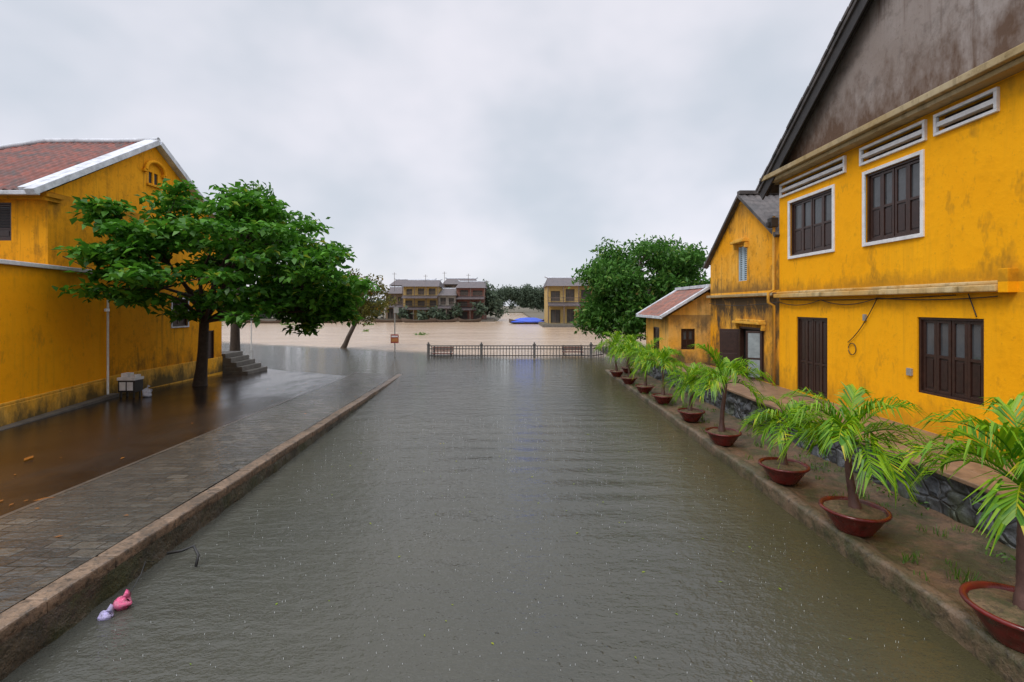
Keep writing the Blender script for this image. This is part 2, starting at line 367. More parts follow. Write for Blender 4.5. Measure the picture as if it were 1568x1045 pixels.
def tiled(mb,P0,U,S,Nn,W,L,Wfn=None,per=.24,amp=.04,m=0):
    P0=Vector(P0);U=Vector(U).normalized();S=Vector(S).normalized();Nn=Vector(Nn).normalized()
    nu=int(W/per*6); nv=max(2,int(L/.28)*3)
    def fn(u,v):
        uu=u*W
        if Wfn: uu=min(uu,Wfn(v))
        h=amp*abs(math.sin(math.pi*uu/per)); st=.02*(1-((v*nv)%3)/2)
        return P0+U*uu+S*(v*L)+Nn*(h+st+.03*noise.noise((uu*.8,v*3,1)))
    mb.grid(fn,nu,nv,m)

# ------------------------------------------------------------ House A (right, large)
A=empty('yellow_shophouse'); FA=frame((8.3,0,0),(0,1,0),(-1,0,0))
opsA=[(12.72,14.1,1.03,3.18),(8.5,9.9,1.73,3.27),(12.5,14.42,4.97,6.55),(9.8,11.34,4.97,6.57),(4.0,5.4,1.73,3.27),(4.6,6.1,4.97,6.57)]
vents=[(12.05,14.85,6.87,7.17),(9.72,11.42,6.87,7.17),(8.28,9.40,6.87,7.17),(4.4,6.3,6.87,7.17)]
mb=MB(); wall(mb,FA,-.5,15,.6,7.32,opsA+vents); 
mb.face([(8.3,15,.6),(18,15,.6),(18,15,7.5),(8.3,15,7.5)]); mb.face([(8.3,-.5,.6),(18,-.5,.6),(18,-.5,7.5),(8.3,-.5,7.5)]); mb.face([(18,-.5,.6),(18,15,.6),(18,15,7.5),(18,-.5,7.5)])
obj('walls',mb,M['yelA'],A)
shutters(A,FA,*opsA[0],leaves=4,split=.4,style='panel',name='door')
shutters(A,FA,*opsA[1],leaves=4,split=.5,style='glass',name='window')
for i in (2,3,5): shutters(A,FA,*opsA[i],leaves=4,split=.48,style='glass',trim=M['white'],name='window')
shutters(A,FA,*opsA[4],leaves=4,split=.45,name='window')
mb=MB()
for (a,b,c,d) in vents:
    e=.06
    mb.fb(FA,a-e,b+e,d,d+e,-.02,.06); mb.fb(FA,a-e,b+e,c-e,c,-.02,.06); mb.fb(FA,a-e,a,c,d,-.02,.06); mb.fb(FA,b,b+e,c,d,-.02,.06)
    mb.fb(FA,a,b,c+.10,c+.19,-.10,.05)
    mb.fb(FA,a,b,c,d,-.15,-.12,1)  # black sheet standing in for the shade inside each vent
obj('vents',mb,[M['white'],M['black']],A,bevel=.006)
mb=MB(); mb.fb(FA,8.1,14.99,3.74,3.86,-.02,.2); mb.fb(FA,8.1,14.99,3.863,3.93,-.02,.11)
obj('ledge',mb,M['ledge'],A,bevel=.02)
mb=MB(); mb.fb(FA,7.93,8.095,3.72,4.12,-.02,.17); obj('ledge_end',mb,M['yelA'],A,bevel=.01)
mb=MB(); mb.fb(FA,-.8,15.35,7.32,7.42,-.02,.30); mb.fb(FA,-.8,15.40,7.423,7.56,-.02,.42); mb.bx(8.32,18,15.0,15.35,7.32,7.56); obj('cornice',mb,M['corn'],A,bevel=.015)
mb=MB(); mb.face([(8.28,-.5,7.562),(8.28,15.0,7.562),(8.28,7.3,13.3)]); mb.face([(18,-.5,7.5),(18,15.0,7.5),(18,7.3,13.3)]); obj('gable',mb,M['conc'],A)
mb=MB()
for s in (1,-1):
    a=Vector((7.9,7.3,13.35)); b=Vector((7.9,7.3+s*8.25,13.35-8.25*.757)); d=(a-b).normalized(); n=Vector((0,s*.757,1)).normalized()
    mb.beam(b,a,(1,0,0),10.3,n,.10,1)
    mb.beam(b-n*.30+Vector((.05,0,0)),a-n*.30+Vector((.05,0,0)),(1,0,0),.05,n,.297,0)
    mb.beam(b-n*.14+Vector((.22,0,0)),a-n*.14+Vector((.22,0,0)),(1,0,0),.07,n,.137,0)
    Lr=(a-b).length; q=0
    while q<Lr-.3:
        p0=b+d*q+n*(.103+R(-.006,.006))-Vector((.03+R(-.01,.01),0,0)); mb.beam(p0,p0+d*.31,(1,0,0),.3,n,.08,1); q+=.32
obj('roof',mb,[M['black'],M['tileD']],A,bevel=.01)
mb=MB(); mb.tube([(8.2,15.13,6.3),(8.2,15.13,5.6),(8.2,15.13,4.0),(8.02,15.13,3.9),(8.02,15.13,3.6),(8.2,15.13,3.5),(8.2,15.13,1.0)],.045,10); obj('drainpipe',mb,stucco('painted_pipe',(.60,.30,.03),(.5,.32,.12),(.08,.06,.04),seed=12),A,smooth=True)
mb=MB(); mb.bx(8.05,8.29,15.02,15.25,5.95,6.25); mb.bx(7.98,8.05,15.05,15.2,5.98,6.12); obj('wall_lamp',mb,M['black'],A,bevel=.02)
mb=MB()
def sag(p,q,s,n=14): 
    p=Vector(p);q=Vector(q); return [p.lerp(q,i/n)-Z*(s*4*(i/n)*(1-i/n)) for i in range(n+1)]
for a in (sag((8.24,8.2,3.66),(8.24,10.9,3.68),.05)+sag((8.24,10.9,3.68),(8.24,12.9,3.66),.14)+sag((8.24,12.9,3.66),(8.22,14.9,3.62),.12),
          sag((8.26,9,3.70),(8.26,14.9,3.70),.05), sag((8.24,10.9,3.68),(8.27,11.9,2.6),.12), sag((8.26,8.75,3.72),(8.27,8.6,3.3),.0)):
    mb.tube(a,.010,5)
mb.tube([(8.27,11.75+.13*math.cos(t),2.45+.14*math.sin(t)) for t in np.linspace(0,6.1,18)],.01,5)
mb.tube(sag((8.25,14.9,3.62),(8.25,20.2,3.6),.1),.012,5)
obj('cables',mb,M['cable'],A,smooth=True)
mb=MB(); mb.bx(8.25,8.298,10.0,10.12,2.05,2.2); mb.bx(8.25,8.298,11.3,11.38,3.15,3.3); obj('wall_fixtures',mb,M['pipe'],A,bevel=.004)

# ------------------------------------------------------------ House B
B=empty('yellow_gable_house'); FB=frame((8.34,0,0),(0,1,0),(-1,0,0))
opsB=[(17.16,17.86,4.4,5.65),(16.0,17.7,1.02,2.75)]
mb=MB(); wall(mb,FB,15.0,20.3,.6,5.3,opsB)
G=lambda *q:mb.face([(8.34,y,z) for y,z in q])
G((20.3,5.3),(20.3,5.37),(19.93,5.65),(17.86,5.65),(17.86,5.3)); G((15,5.3),(15,5.65),(17.16,5.65),(17.16,5.3)); G((15,5.65),(15,5.7),(17.5,7.5),(19.93,5.65))
mb.face([(8.34,20.3,.6),(14,20.3,.6),(14,20.3,5.37),(8.34,20.3,5.37)])
obj('walls',mb,M['yelB'],B)
mb=MB()
tiled(mb,(8.25,15.05,5.74),(1,0,0),(0,2.45,1.77),(0,-1.77,2.45),5.5,3.05)
tiled(mb,(8.25,20.6,5.2),(1,0,0),(0,-3.1,2.35),(0,2.35,3.1),5.5,3.92)
obj('roof',mb,M['tileD'],B,smooth=True)
mb=MB()
for a,b,n in (((8.16,15.02,5.62),(8.16,17.52,7.43),(0,-.59,.81)),((8.16,20.62,5.08),(8.16,17.5,7.43),(0,.6,.8))):
    mb.beam(a,b,(1,0,0),.2,n,.11)
mb.bx(8.2,14,17.4,17.62,7.52,7.66); obj('verge',mb,M['tileD'],B,bevel=.01)
mb=MB(); mb.fb(FB,15.2,20.35,3.82,3.92,-.02,.16); obj('ledge',mb,M['corn'],B,bevel=.015)
mb=MB(); a,b,c,d=opsB[0]
mb.fb(FB,a,b,c,d,-.15,-.13,1)  # black sheet behind the louvres, shade put in as colour
for i in range(2):
    u0=a+.02+i*.335; mb.fb(FB,u0,u0+.05,c,d,-.08,-.03); mb.fb(FB,u0+.27,u0+.32,c,d,-.08,-.03)
    z=c
    while z<d-.03: mb.fb(FB,u0+.05,u0+.27,z,z+.035,-.075,-.045); z+=.07
obj('shutter_window',mb,[M['bluegray'],M['black']],B)
mb=MB()
for (a,b,c,d) in opsB:
    mb.fb(FB,a-.12,b+.12,d+.12,d+.20,-.02,.24); mb.fb(FB,a-.06,b+.06,d+.203,d+.27,-.02,.15); mb.fb(FB,a-.1,a-.02,d-.08,d+.12,0,.13); mb.fb(FB,b+.02,b+.1,d-.08,d+.12,0,.13)
obj('window_hoods',mb,M['plinth'],B,bevel=.012)
mb=MB(); a,b,c,d=opsB[1]; mb.fb(FB,a,b,c,d,-.155,-.15,1)  # black sheet fills the open doorway in place of the unlit room
mb.fb(FB,a,a+.07,c,d,-.12,.02); mb.fb(FB,b-.07,b,c,d,-.12,.02); mb.fb(FB,a+.07,b-.07,d-.07,d,-.12,.02)
obj('door_frame',mb,[M['wood'],M['black']],B)
FS=frame((8.3,16.05,0),(-.95,.5,0),(.5,.95,0)); mb=MB()
mb.fb(FS,0,.06,1.05,2.65,0,.04); mb.fb(FS,.42,.48,1.05,2.65,0,.04); 
for z in (1.05,1.7,2.59): mb.fb(FS,.06,.42,z,z+.06,0,.04)
mb.fb(FS,.06,.42,1.11,2.59,.012,.025,1)
obj('open_shutter',mb,[M['wood'],plain('shutter_paint',(.25,.30,.32),.5)],B,bevel=.004)
FS=frame((8.3,17.65,0),(-.9,.4,0),(-.4,-.9,0)); mb=MB(); mb.fb(FS,0,.66,1.05,2.65,0,.035); mb.fb(FS,.07,.59,1.15,1.75,.036,.05); mb.fb(FS,.07,.59,1.85,2.55,.036,.05); obj('open_shutter_far',mb,M['wood'],B,bevel=.004)

# ------------------------------------------------------------ gatehouse C
C=empty('gatehouse'); mb=MB(); FC=frame((0,21.0,0),(1,0,0),(0,-1,0))
wall(mb,FC,6.8,8.34,.3,3.05,[(7.35,7.95,1.6,2.5)])
mb.face([(6.8,21,3.05),(8.5,21,3.05),(8.5,21,4.1)])
mb.face([(8.34,21,.3),(10.3,21,.3),(10.3,21,3.05),(8.34,21,3.05)]); mb.face([(8.5,21,3.05),(10.3,21,3.05),(8.5,21,4.1)])
FC2=frame((6.8,0,0),(0,1,0),(-1,0,0)); wall(mb,FC2,21,24.5,.3,3.05,[(22.3,23.3,1.0,2.5)])
mb.face([(6.8,24.5,.3),(10.3,24.5,.3),(10.3,24.5,3.05),(6.8,24.5,3.05)]); mb.face([(6.8,24.5,3.05),(10.3,24.5,3.05),(8.5,24.5,4.1)])
obj('walls',mb,M['yelC'],C)
mb=MB(); sl=Vector((2.05,0,1.25)); L=sl.length
tiled(mb,(6.45,20.8,3.02),(0,1,0),sl,(-1.25,0,2.05),3.9,L,per=.22)
tiled(mb,(10.55,20.8,3.02),(0,1,0),(-2.05,0,1.25),(1.25,0,2.05),3.9,L,per=.22)
obj('roof',mb,M['tileC'],C,smooth=True)
mb=MB(); n=Vector((-1.25,0,2.05)).normalized()
for yy in (20.68,24.7): mb.beam((6.42,yy,2.97),(8.52,yy,4.25),(0,1,0),.2,n,.12); mb.beam((10.6,yy,2.97),(8.5,yy,4.25),(0,1,0),.2,Vector((1.25,0,2.05)).normalized(),.12)
mb.bx(8.4,8.62,20.66,24.92,4.28,4.42); mb.bx(6.38,6.44,20.7,24.9,2.93,3.05); obj('roof_trim',mb,M['whited'],C,bevel=.012)
shutters(C,FC,7.35,7.95,1.6,2.5,leaves=2); shutters(C,FC2,22.3,23.3,1.0,2.5,leaves=2,style='panel',name='door')

# ------------------------------------------------------------ left house
Lh=empty('yellow_tiled_house'); FL=frame((-14.6,0,0),(0,1,0),(1,0,0))
opL=[(20.75,21.75,2.6,3.8),(22.7,23.7,.15,2.3)]
mb=MB(); wall(mb,FL,15.2,24.3,-.3,7.1,opL)
wall(mb,FL,19.35,20.0,7.9,9.0,[(19.42,19.63,8.45,8.9),(19.72,19.93,8.45,8.9)])
P=lambda y,z:(-14.6,y,z)
mb.face([P(15.2,7.1),P(24.3,7.1),P(23.18,7.9),P(16.47,7.9)])
mb.face([P(16.47,7.9),P(19.35,7.9),P(19.35,9.73)]); mb.face([P(20.0,7.9),P(23.18,7.9),P(20.0,9.85)]); mb.face([P(19.35,9.0),P(20,9.0),P(20,9.85),P(19.7,10.03),P(19.35,9.73)])
FLf=frame((0,15.2,0),(1,0,0),(0,-1,0)); opf=[(-17.2,-15.75,5.55,6.75),(-20.5,-19,5.55,6.75)]
wall(mb,FLf,-24,-14.6,-.3,7.1,opf)
mb.face([(-14.6,24.3,-.3),(-24,24.3,-.3),(-24,24.3,7.1),(-14.6,24.3,7.1)]); mb.face([(-24,15.2,-.3),(-24,24.3,-.3),(-24,24.3,7.1),(-24,15.2,7.1)])
obj('walls',mb,M['yelL'],Lh)
mb=MB(); mb.bx(-14.75,-14.65,19.36,19.99,8.4,8.95); obj('vent_shade_block',mb,M['black'],Lh)  # black block behind the slits stands in for their inner shade
mb=MB(); c0=Vector((-14.5,19.68,8.92))
pts=[c0+Vector((0,.52*math.cos(a),.42*math.sin(a))) for a in np.linspace(0,math.pi,13)]
mb.tube(pts,.07,8); mb.fb(FL,19.05,19.25,8.82,8.93,0,.12); mb.fb(FL,20.1,20.32,8.82,8.93,0,.12); mb.fb(FL,19.3,20.06,8.33,8.41,0,.09)
mb.fb(FL,15.0,15.55,6.78,6.9,.0,.1); mb.fb(FL,15.0,15.6,6.9,7.03,.0,.16); mb.fb(FL,23.9,24.5,6.9,7.03,.0,.16)
mb.fb(FLf,-24,-14.6,6.82,6.98,.0,.16); mb.fb(FLf,-24,-14.6,6.985,7.1,.0,.26)
obj('mouldings',mb,M['yelL'],Lh,bevel=.01)
mb=MB(); 
mb.fb(FL,15.2,24.3,-.2,.95,.0,.05); obj('base_course',mb,M['plinth'],Lh,bevel=.01)
shutters(Lh,FL,*opL[0],leaves=2,style='louvre',trim=M['whited'],tw=.06); shutters(Lh,FL,*opL[1],leaves=2,style='panel',name='door')
for o in opf: shutters(Lh,FLf,*o,leaves=2,style='louvre',split=.3)
mb=MB(); S=Vector((0,5.0,3.12)); L=S.length
tiled(mb,(-14.42,14.7,6.98),(-1,0,0),S,(0,-3.12,5),9.6,L,Wfn=lambda v:4.5+(1-v)*5.1,amp=.07,per=.28)
obj('roof_front',mb,M['tile'],Lh,smooth=True)
mb=MB(); tiled(mb,(-14.42,24.7,6.98),(-1,0,0),(0,-5,3.12),(0,3.12,5),9.6,L,Wfn=lambda v:4.5+(1-v)*5.1)
mb.face([(-24.02,14.7,6.98),(-24.02,24.7,6.98),(-18.92,19.7,10.1)]); obj('roof_back',mb,M['tile'],Lh,smooth=True)
mb=MB(); n1=Vector((0,-3.12,5)).normalized(); n2=Vector((0,3.12,5)).normalized()
mb.beam((-14.62,14.55,6.84),(-14.62,19.7,10.055),(1,0,0),.3,n1,.2); mb.beam((-14.62,24.85,6.84),(-14.62,19.7,10.055),(1,0,0),.3,n2,.2)
mb.beam((-14.9,14.6,7.0),(-14.9,19.7,10.18),(1,0,0),.3,n1,.1)
mb.bx(-24.05,-14.33,14.56,14.68,6.86,6.99)
obj('white_verge',mb,M['whited'],Lh,bevel=.015)
mb=MB(); mb.tube([(-14.4,19.7,10.25),(-16,19.7,10.2),(-18.95,19.7,10.22)],.11,8); mb.tube([(-18.95,19.7,10.22),(-21.5,17.15,8.6),(-24.0,14.7,7.1)],.10,8); obj('ridge_caps',mb,M['whited'],Lh,smooth=True)
mb=MB(); mb.tube(sag((-14.5,15.6,5.1),(-14.5,21.5,4.9),.5,20),.014,5); mb.tube(sag((-14.5,21.5,4.9),(-14.5,24.2,4.6),.2),.014,5); obj('cable',mb,M['cable'],Lh,smooth=True)
# steps
mb=MB()
for i in range(5): mb.bx(-15.6,-13.3-(.28*i),24.32+.001*i,26.3-.1*i,-.3 if i==0 else .2+.22*(i-1),.2+.22*i)
obj('stone_steps',mb,M['steps'],bevel=.02)
# boundary wall
dW=Vector((-1.1,4.7,0)).normalized(); nW=Vector((4.7,1.1,0)).normalized(); FW=(Vector((-13.4,12.6,0)),dW,nW)
Wl=empty('boundary_wall'); mb=MB(); mb.fb(FW,-9,4.85,-.1,4.6,-.3,0); obj('wall_body',mb,M['yelW'],Wl)
mb=MB(); mb.fb(FW,-9,4.9,-.1,.85,-.29,.06); mb.fb(FW,-9,4.9,.85,.93,-.29,.04); obj('plinth',mb,M['plinth'],Wl,bevel=.02)
mb=MB(); mb.fb(FW,-9,4.93,4.6,4.72,-.36,.07); obj('white_cap',mb,M['white'],Wl,bevel=.015)
mb=MB(); p=fp(FW,4.7,0,.09); mb.tube([p+Z*.2,p+Z*2,p+Z*3.9,p+Z*4.2-nW*.1],.035,8); mb.tube([p+Z*3.3-dW*.06,p+Z*3.4-dW*.06],.08,8); obj('wall_pipe',mb,M['pipew'],Wl,smooth=True)
mb=MB(); mb.fb(FW,-9,4.9,-.1,road_z(-13.6,14)+.05,.06,.35); obj('wall_footing_kerb',mb,M['steps'],Wl,bevel=.02)

cab=empty('utility_cabinet'); c=fp(FW,4.45,0,.62)+Vector((.1,.3,0)); zz=road_z(c.x,c.y)
mb=MB(); x,y=c.x,c.y
mb.bx(x-.3,x+.3,y-.2,y+.2,zz+.2,zz+.62,0); mb.bx(x-.32,x+.32,y-.22,y+.22,zz+.62,zz+.72,1); mb.bx(x-.24,x-.02,y-.215,y-.2,zz+.26,zz+.56,1); mb.bx(x+.03,x+.24,y-.215,y-.2,zz+.26,zz+.56,1)
for a in (-.26,.2):
    for b in (-.16,.12): mb.bx(x+a,x+a+.05,y+b,y+b+.05,zz-.02,zz+.2,0)
mb.bx(x-.27,x-.02,y-.1,y+.18,zz+.72,zz+.86,1); mb.bx(x+.04,x+.25,y-.1,y+.16,zz+.72,zz+.80,1)
obj('cabinet_body',mb,[M['metal'],M['white']],cab,bevel=.012)
def blob(name,c,s,mat,seed=0,par=None):
    mb=MB(); mb.grid(lambda u,v:[c[i]+s[i]*q*(1+.35*noise.noise((u*6+seed,v*5,seed))) for i,q in enumerate((math.cos(2*math.pi*u)*math.sin(math.pi*v),math.sin(2*math.pi*u)*math.sin(math.pi*v),math.cos(math.pi*v)))],26,16)
    mb.tube([(c[0],c[1],c[2]+s[2]*.8),(c[0]+.02,c[1],c[2]+s[2]*1.2),(c[0]+.06,c[1]+.02,c[2]+s[2]*1.6)],[.02,.012,.05],6)
    return obj(name,mb,mat,par,smooth=True)
def film(name,col):
    t=NT(name); t.col(t.mix(t.mr(t.noise(18,4),.4,.6),col,tuple(min(1,x*.6+.1) for x in col))); t.rough(.25); t.bump(t.noise(25,4,.7,dist=1),.9,.02); return t.mat
blob('plastic_bag',(x+.55,y+.05,zz+.14),(.17,.14,.16),film('bag_film',(.55,.58,.68)),1)
blob('pink_balloon',(-4.52,5.6,.05),(.10,.08,.07),film('pink_film',(.75,.10,.25)),4)
blob('plastic_bag',(-4.56,5.42,.02),(.07,.06,.05),film('lilac_film',(.5,.45,.75)),7)
mb=MB(); mb.tube([(-4.5,5.65,.08),(-4.53,5.9,.22),(-4.59,6.05,.30),(-4.53,6.12,.26)],.006,6); mb.tube([(-4.57,6.4,.22),(-4.45,6.5,.2),(-4.35,6.6,.22),(-4.25,6.55,.12),(-4.22,6.45,.02)],.018,6); obj('discarded_cable',mb,M['cable'],smooth=True)

# ------------------------------------------------------------ railing
Rl=empty('iron_railing'); mb=MB(); YF=32.4
posts=[-5.6,-2.05,1.5,5.3]
for X0 in posts:
    mb.bx(X0-.08,X0+.08,YF-.08,YF+.08,-1.2,.88,1); mb.bx(X0-.11,X0+.11,YF-.11,YF+.11,.88,.93,1); mb.bx(X0-.05,X0+.05,YF-.05,YF+.05,.93,1.05,1)
for a,b in zip(posts,posts[1:]):
    for zc in (.78,.58,.12): mb.bx(a+.08,b-.08,YF-.03,YF+.03,zc,zc+.06)
    n=int((b-a-.2)/.2)
    for i in range(1,n+1):
        xx=a+(b-a)*i/(n+1); mb.bx(xx-.02,xx+.02,YF-.02,YF+.02,-.4,.78)
for zc in (.78,.58,.12): mb.beam((5.39,YF,zc),(6.3,YF+.9,zc),(0,1,0),.05,(0,0,1),.06)
for i in range(5): mb.bx(5.5+i*.19,5.54+i*.19,YF+.14+i*.18,YF+.18+i*.18,-.4,.78)
obj('railing_bars',mb,[M['metal'],plain('railing_post',(.09,.085,.08),.6)],Rl)
BW=plain('bench_wood',(.14,.05,.035),.5)
def bench(x,y,z):
    e=empty('park_bench'); mb=MB()
    for i in range(4): mb.bx(x-.75,x+.75,y-.22+i*.12,y-.13+i*.12,z+.42,z+.46)
    for i in range(3): mb.bx(x-.75,x+.75,y+.26,y+.29,z+.55+i*.12,z+.64+i*.12)
    obj('slats',mb,BW,e)
    mb=MB()
    for s in (-.62,.62):
        mb.tube([(x+s,y-.2,z),(x+s,y-.2,z+.42),(x+s,y+.22,z+.42),(x+s,y+.3,z+.92)],.03,6); mb.tube([(x+s,y+.22,z+.42),(x+s,y+.25,z)],.03,6); mb.tube([(x+s,y-.2,z+.42),(x+s,y-.22,z+.64),(x+s,y+.25,z+.66)],.022,6)
    obj('frame',mb,M['metal'],e,smooth=True)
bench(-4.9,34.0,-.3); bench(4.3,34.2,-.2)
sg=empty('street_sign'); mb=MB(); mb.tube([(-8,33,-.8),(-8,33,3.4)],.04,8); mb.bx(-8.27,-7.73,32.93,32.95,.95,1.55,1); mb.bx(-8.22,-7.78,32.922,32.929,1.36,1.46,2); mb.bx(-8.22,-7.78,32.922,32.929,1.05,1.28,3)
mb.bx(-8.05,-7.72,32.9,32.92,3.0,3.4,0)
obj('sign_post',mb,[M['pipe'],plain('sign_red',(.30,.06,.04),.4),M['white'],plain('sign_orange',(.45,.18,.06),.4)],sg)
for (xx,yy,h) in ((-20.5,38,2.4),):
    mb=MB(); mb.tube([(xx,yy,-.5),(xx,yy,h)],[.05,.04],8); mb.lathe((xx,yy,h),[(0,.0),(.1,.02),(.12,.12),(.05,.2),(0,.21)],10); obj('bollard_post',mb,M['pipe'],smooth=True)

# ------------------------------------------------------------ foliage
def leafcloud(clumps,n,size,up=.5,var=.35,aspect=.5):
    P=[]
    for (c,r) in clumps:
        m=int(n*(r[0]*r[1]*r[2])**(1/1.6))
        d=rng.normal(size=(m,3)); d/=np.linalg.norm(d,axis=1)[:,None]
        rad=rng.random(m)**.42*(1+.14*rng.normal(size=m))
        P.append(np.array(c)+d*rad[:,None]*np.array(r))
    P=np.concatenate(P); m=len(P)
    nr=rng.normal(size=(m,3)); nr/=np.linalg.norm(nr,axis=1)[:,None]; nr[:,2]+=up*1.6; nr/=np.linalg.norm(nr,axis=1)[:,None]
    t=rng.normal(size=(m,3)); t[:,2]-=.25; t-= (t*nr).sum(1)[:,None]*nr; t/=np.linalg.norm(t,axis=1)[:,None]
    s=np.cross(nr,t); L=size*(1+var*(rng.random(m)*2-1)); W=L*aspect
    a=P; b=P+t*(L*.55)[:,None]+s*(W*.5)[:,None]+nr*(L*.08)[:,None]; c=P+t*L[:,None]-nr*(L*.15)[:,None]; d=P+t*(L*.55)[:,None]-s*(W*.5)[:,None]+nr*(L*.08)[:,None]
    return np.stack([a,b,c,d],1).reshape(-1,3)
def leafobj(name,V,mat,parent=None):
    m=len(V)//4; me=bpy.data.meshes.new(name)
    me.vertices.add(len(V)); me.vertices.foreach_set('co',V.astype(np.float32).ravel())
    me.loops.add(len(V)); me.loops.foreach_set('vertex_index',np.arange(len(V),dtype=np.int32))
    me.polygons.add(m); me.polygons.foreach_set('loop_start',np.arange(0,len(V),4,dtype=np.int32)); me.polygons.foreach_set('loop_total',np.full(m,4,dtype=np.int32))
    me.materials.append(mat); me.update(calc_edges=True); me.validate()
    o=bpy.data.objects.new(name,me); scene.collection.objects.link(o); o.parent=parent; return o
G1=leafmat('almond_leaf',(.022,.100,.008),(.10,.28,.022),(.30,.34,.03),.35,.03)
G2=leafmat('dense_leaf',(.034,.115,.016),(.095,.235,.035),(.19,.28,.05),.35,.02)
G3=leafmat('sparse_leaf',(.075,.080,.014),(.15,.14,.025),(.28,.13,.02),.4,.02)
G4=leafmat('far_leaf_hazed',(.085,.115,.080),(.11,.15,.095),(.14,.165,.11),.3,.01)  # greyed leaf greens, haze over distance mixed into the colour
G5=leafmat('palm_leaf',(.05,.20,.004),(.25,.44,.008),(.60,.52,.02),.4,.03)
G6=leafmat('grass_leaf',(.05,.13,.014),(.11,.22,.02),(.2,.24,.04))
def ellip_clumps(c,rad,n,r0,r1,flat=.6,ok=None,shell=.5):
    out=[];tries=0
    while len(out)<n and tries<8000:
        tries+=1
        d=rng.normal(size=3); d/=np.linalg.norm(d); q=(shell+(1-shell)*rng.random())*d*np.array(rad)
        p=np.array(c)+q
        if ok and not ok(p): continue
        r=r0+(r1-r0)*rng.random(); out.append((p,(r,r,r*flat)))
    return out
def tree(name,base,fork,clumps,n,size,mat,bark,r0,up=.5,limbs=14,aspect=.5):
    e=empty(name); base=Vector(base); fork=Vector(fork); mb=MB()
    mid=base.lerp(fork,.5)+Vector((R(-.12,.12),R(-.12,.12),0))*r0*4
    mb.tube([base-Z*.4,base+Z*.1,base.lerp(mid,.5),mid,fork],[r0*1.7,r0*1.25,r0*1.0,r0*.9,r0*.8],10)
    idx=list(range(len(clumps))); random.shuffle(idx)
    heads=[]
    for i in idx[:limbs]:
        c=Vector(clumps[i][0]); m1=fork.lerp(c,.35)+Vector((R(-.3,.3),R(-.3,.3),R(.0,.4))); m2=fork.lerp(c,.7)+Vector((R(-.3,.3),R(-.3,.3),R(0,.3)))
        mb.tube([fork-Z*.15,m1,m2,c],[r0*.42,r0*.30,r0*.18,r0*.06],7); heads.append((m1,m2))
    for i in idx[limbs:]:
        c=Vector(clumps[i][0]); h=min(heads,key=lambda q:(q[1]-c).length); m=h[1].lerp(c,.5)+Vector((R(-.15,.15),R(-.15,.15),R(0,.2)))
        mb.tube([h[1],m,c],[r0*.16,r0*.1,r0*.04],5)
    obj('trunk',mb,bark,e,smooth=True)
    leafobj('foliage',leafcloud(clumps,n,size,up,aspect=aspect),mat,e); return e
ok=lambda p: not (p[0]<-13.3 and p[1]>14.2) 
cl=[]
tiers=[(7.6,1.9,9),(7.0,3.0,16),(6.3,3.9,24),(5.6,4.4,28),(4.9,4.6,28),(4.2,4.4,26),(3.6,3.6,16)]
for z,rad,n in tiers:
    for i in range(n):
        a=R(0,6.283); rr=rad*math.sqrt(R(.1,1.15)); p=np.array((-10.9+rr*1.02*math.cos(a),18.4+rr*.92*math.sin(a),z+R(-.22,.22)-.10*rr))
        if not ok(p): continue
        r=R(.55,1.05); cl.append((p,(r,r,r*R(.22,.34))))
cl+=ellip_clumps((-12.6,15.6,5.3),(1.3,1.7,1.5),18,.5,.85,.3,ok,.2)
cl+=ellip_clumps((-8.3,20.3,3.5),(1.9,1.6,1.4),22,.5,.95,.35,ok,.3)
tree('almond_tree',(-13.1,20.3,.15),(-12.6,19.8,3.0),cl,430,.29,G1,M['bark'],.22,.8,16,.55)
cl=ellip_clumps((-17.0,30.5,8.0),(4.2,3.6,2.9),46,.8,1.5,.5,None,.45)
cl+=ellip_clumps((-13.8,30.5,5.0),(2.8,2,2.2),24,.8,1.2,.6,None,.3)
tree('shade_tree',(-17.2,30,0),(-17,30.2,4.6),cl,190,.34,G2,M['bark'],.28,.5,12,.5)
cl=ellip_clumps((9.5,36,5.2),(4.7,4.6,3.5),90,.75,1.4,.65,None,.5)
cl+=ellip_clumps((6.6,35,2.9),(1.6,1.6,1.6),16,.7,1.1,.8,None,.3)
cl+=ellip_clumps((9.5,33.5,2.6),(2.6,1.6,1.2),14,.7,1.1,.8,None,.3)
tree('mango_tree',(8.6,36,0.1),(8.8,36,2.4),cl,240,.36,G2,M['bark'],.34,.45,16,.40)
cl=ellip_clumps((-12.2,40,4.0),(2.6,2.1,2.3),58,.35,.75,.7,None,.3)
cl+=ellip_clumps((-13.2,40,6.0),(.7,.7,.5),4,.3,.5,.8)
tree('young_tree',(-14.0,40,-.2),(-13.0,40,2.0),cl,160,.27,G3,M['barkl'],.20,.3,10,.5)
cl=[]
def belt(x0,x1,y,h0,h1,n):
    for i in range(n):
        x=R(x0,x1); h=R(h0,h1); r=R(1.2,2.3)*h/6
        for k in range(4): cl.append((np.array((x+R(-r,r),y+R(-2,2),h*R(.35,.85))),(r*.8,r*.8,r*.7)))
belt(-78,-31,114,4,6.4,36); belt(-9,-4.5,113,6,9,7); belt(-30,-8,124,7,9.5,9); belt(-9,22,235,8,15,20); belt(-200,-80,150,8,13,20); belt(25,90,95,6,10,18); belt(-30,40,330,9,14,16)
for x,h in ((-24.2,3.2),(-17.2,3.4),(-12.3,3.8),(-29.8,5),(-7,4.5),(-20,2.4),(-15,2.6)): 
    for k in range(4): cl.append((np.array((x+R(-.7,.7),106.8+R(-.3,.3),h*R(.4,.85))),(.9,.9,.7)))
leafobj('distant_trees',leafcloud(cl,42,.95,.3),G4)

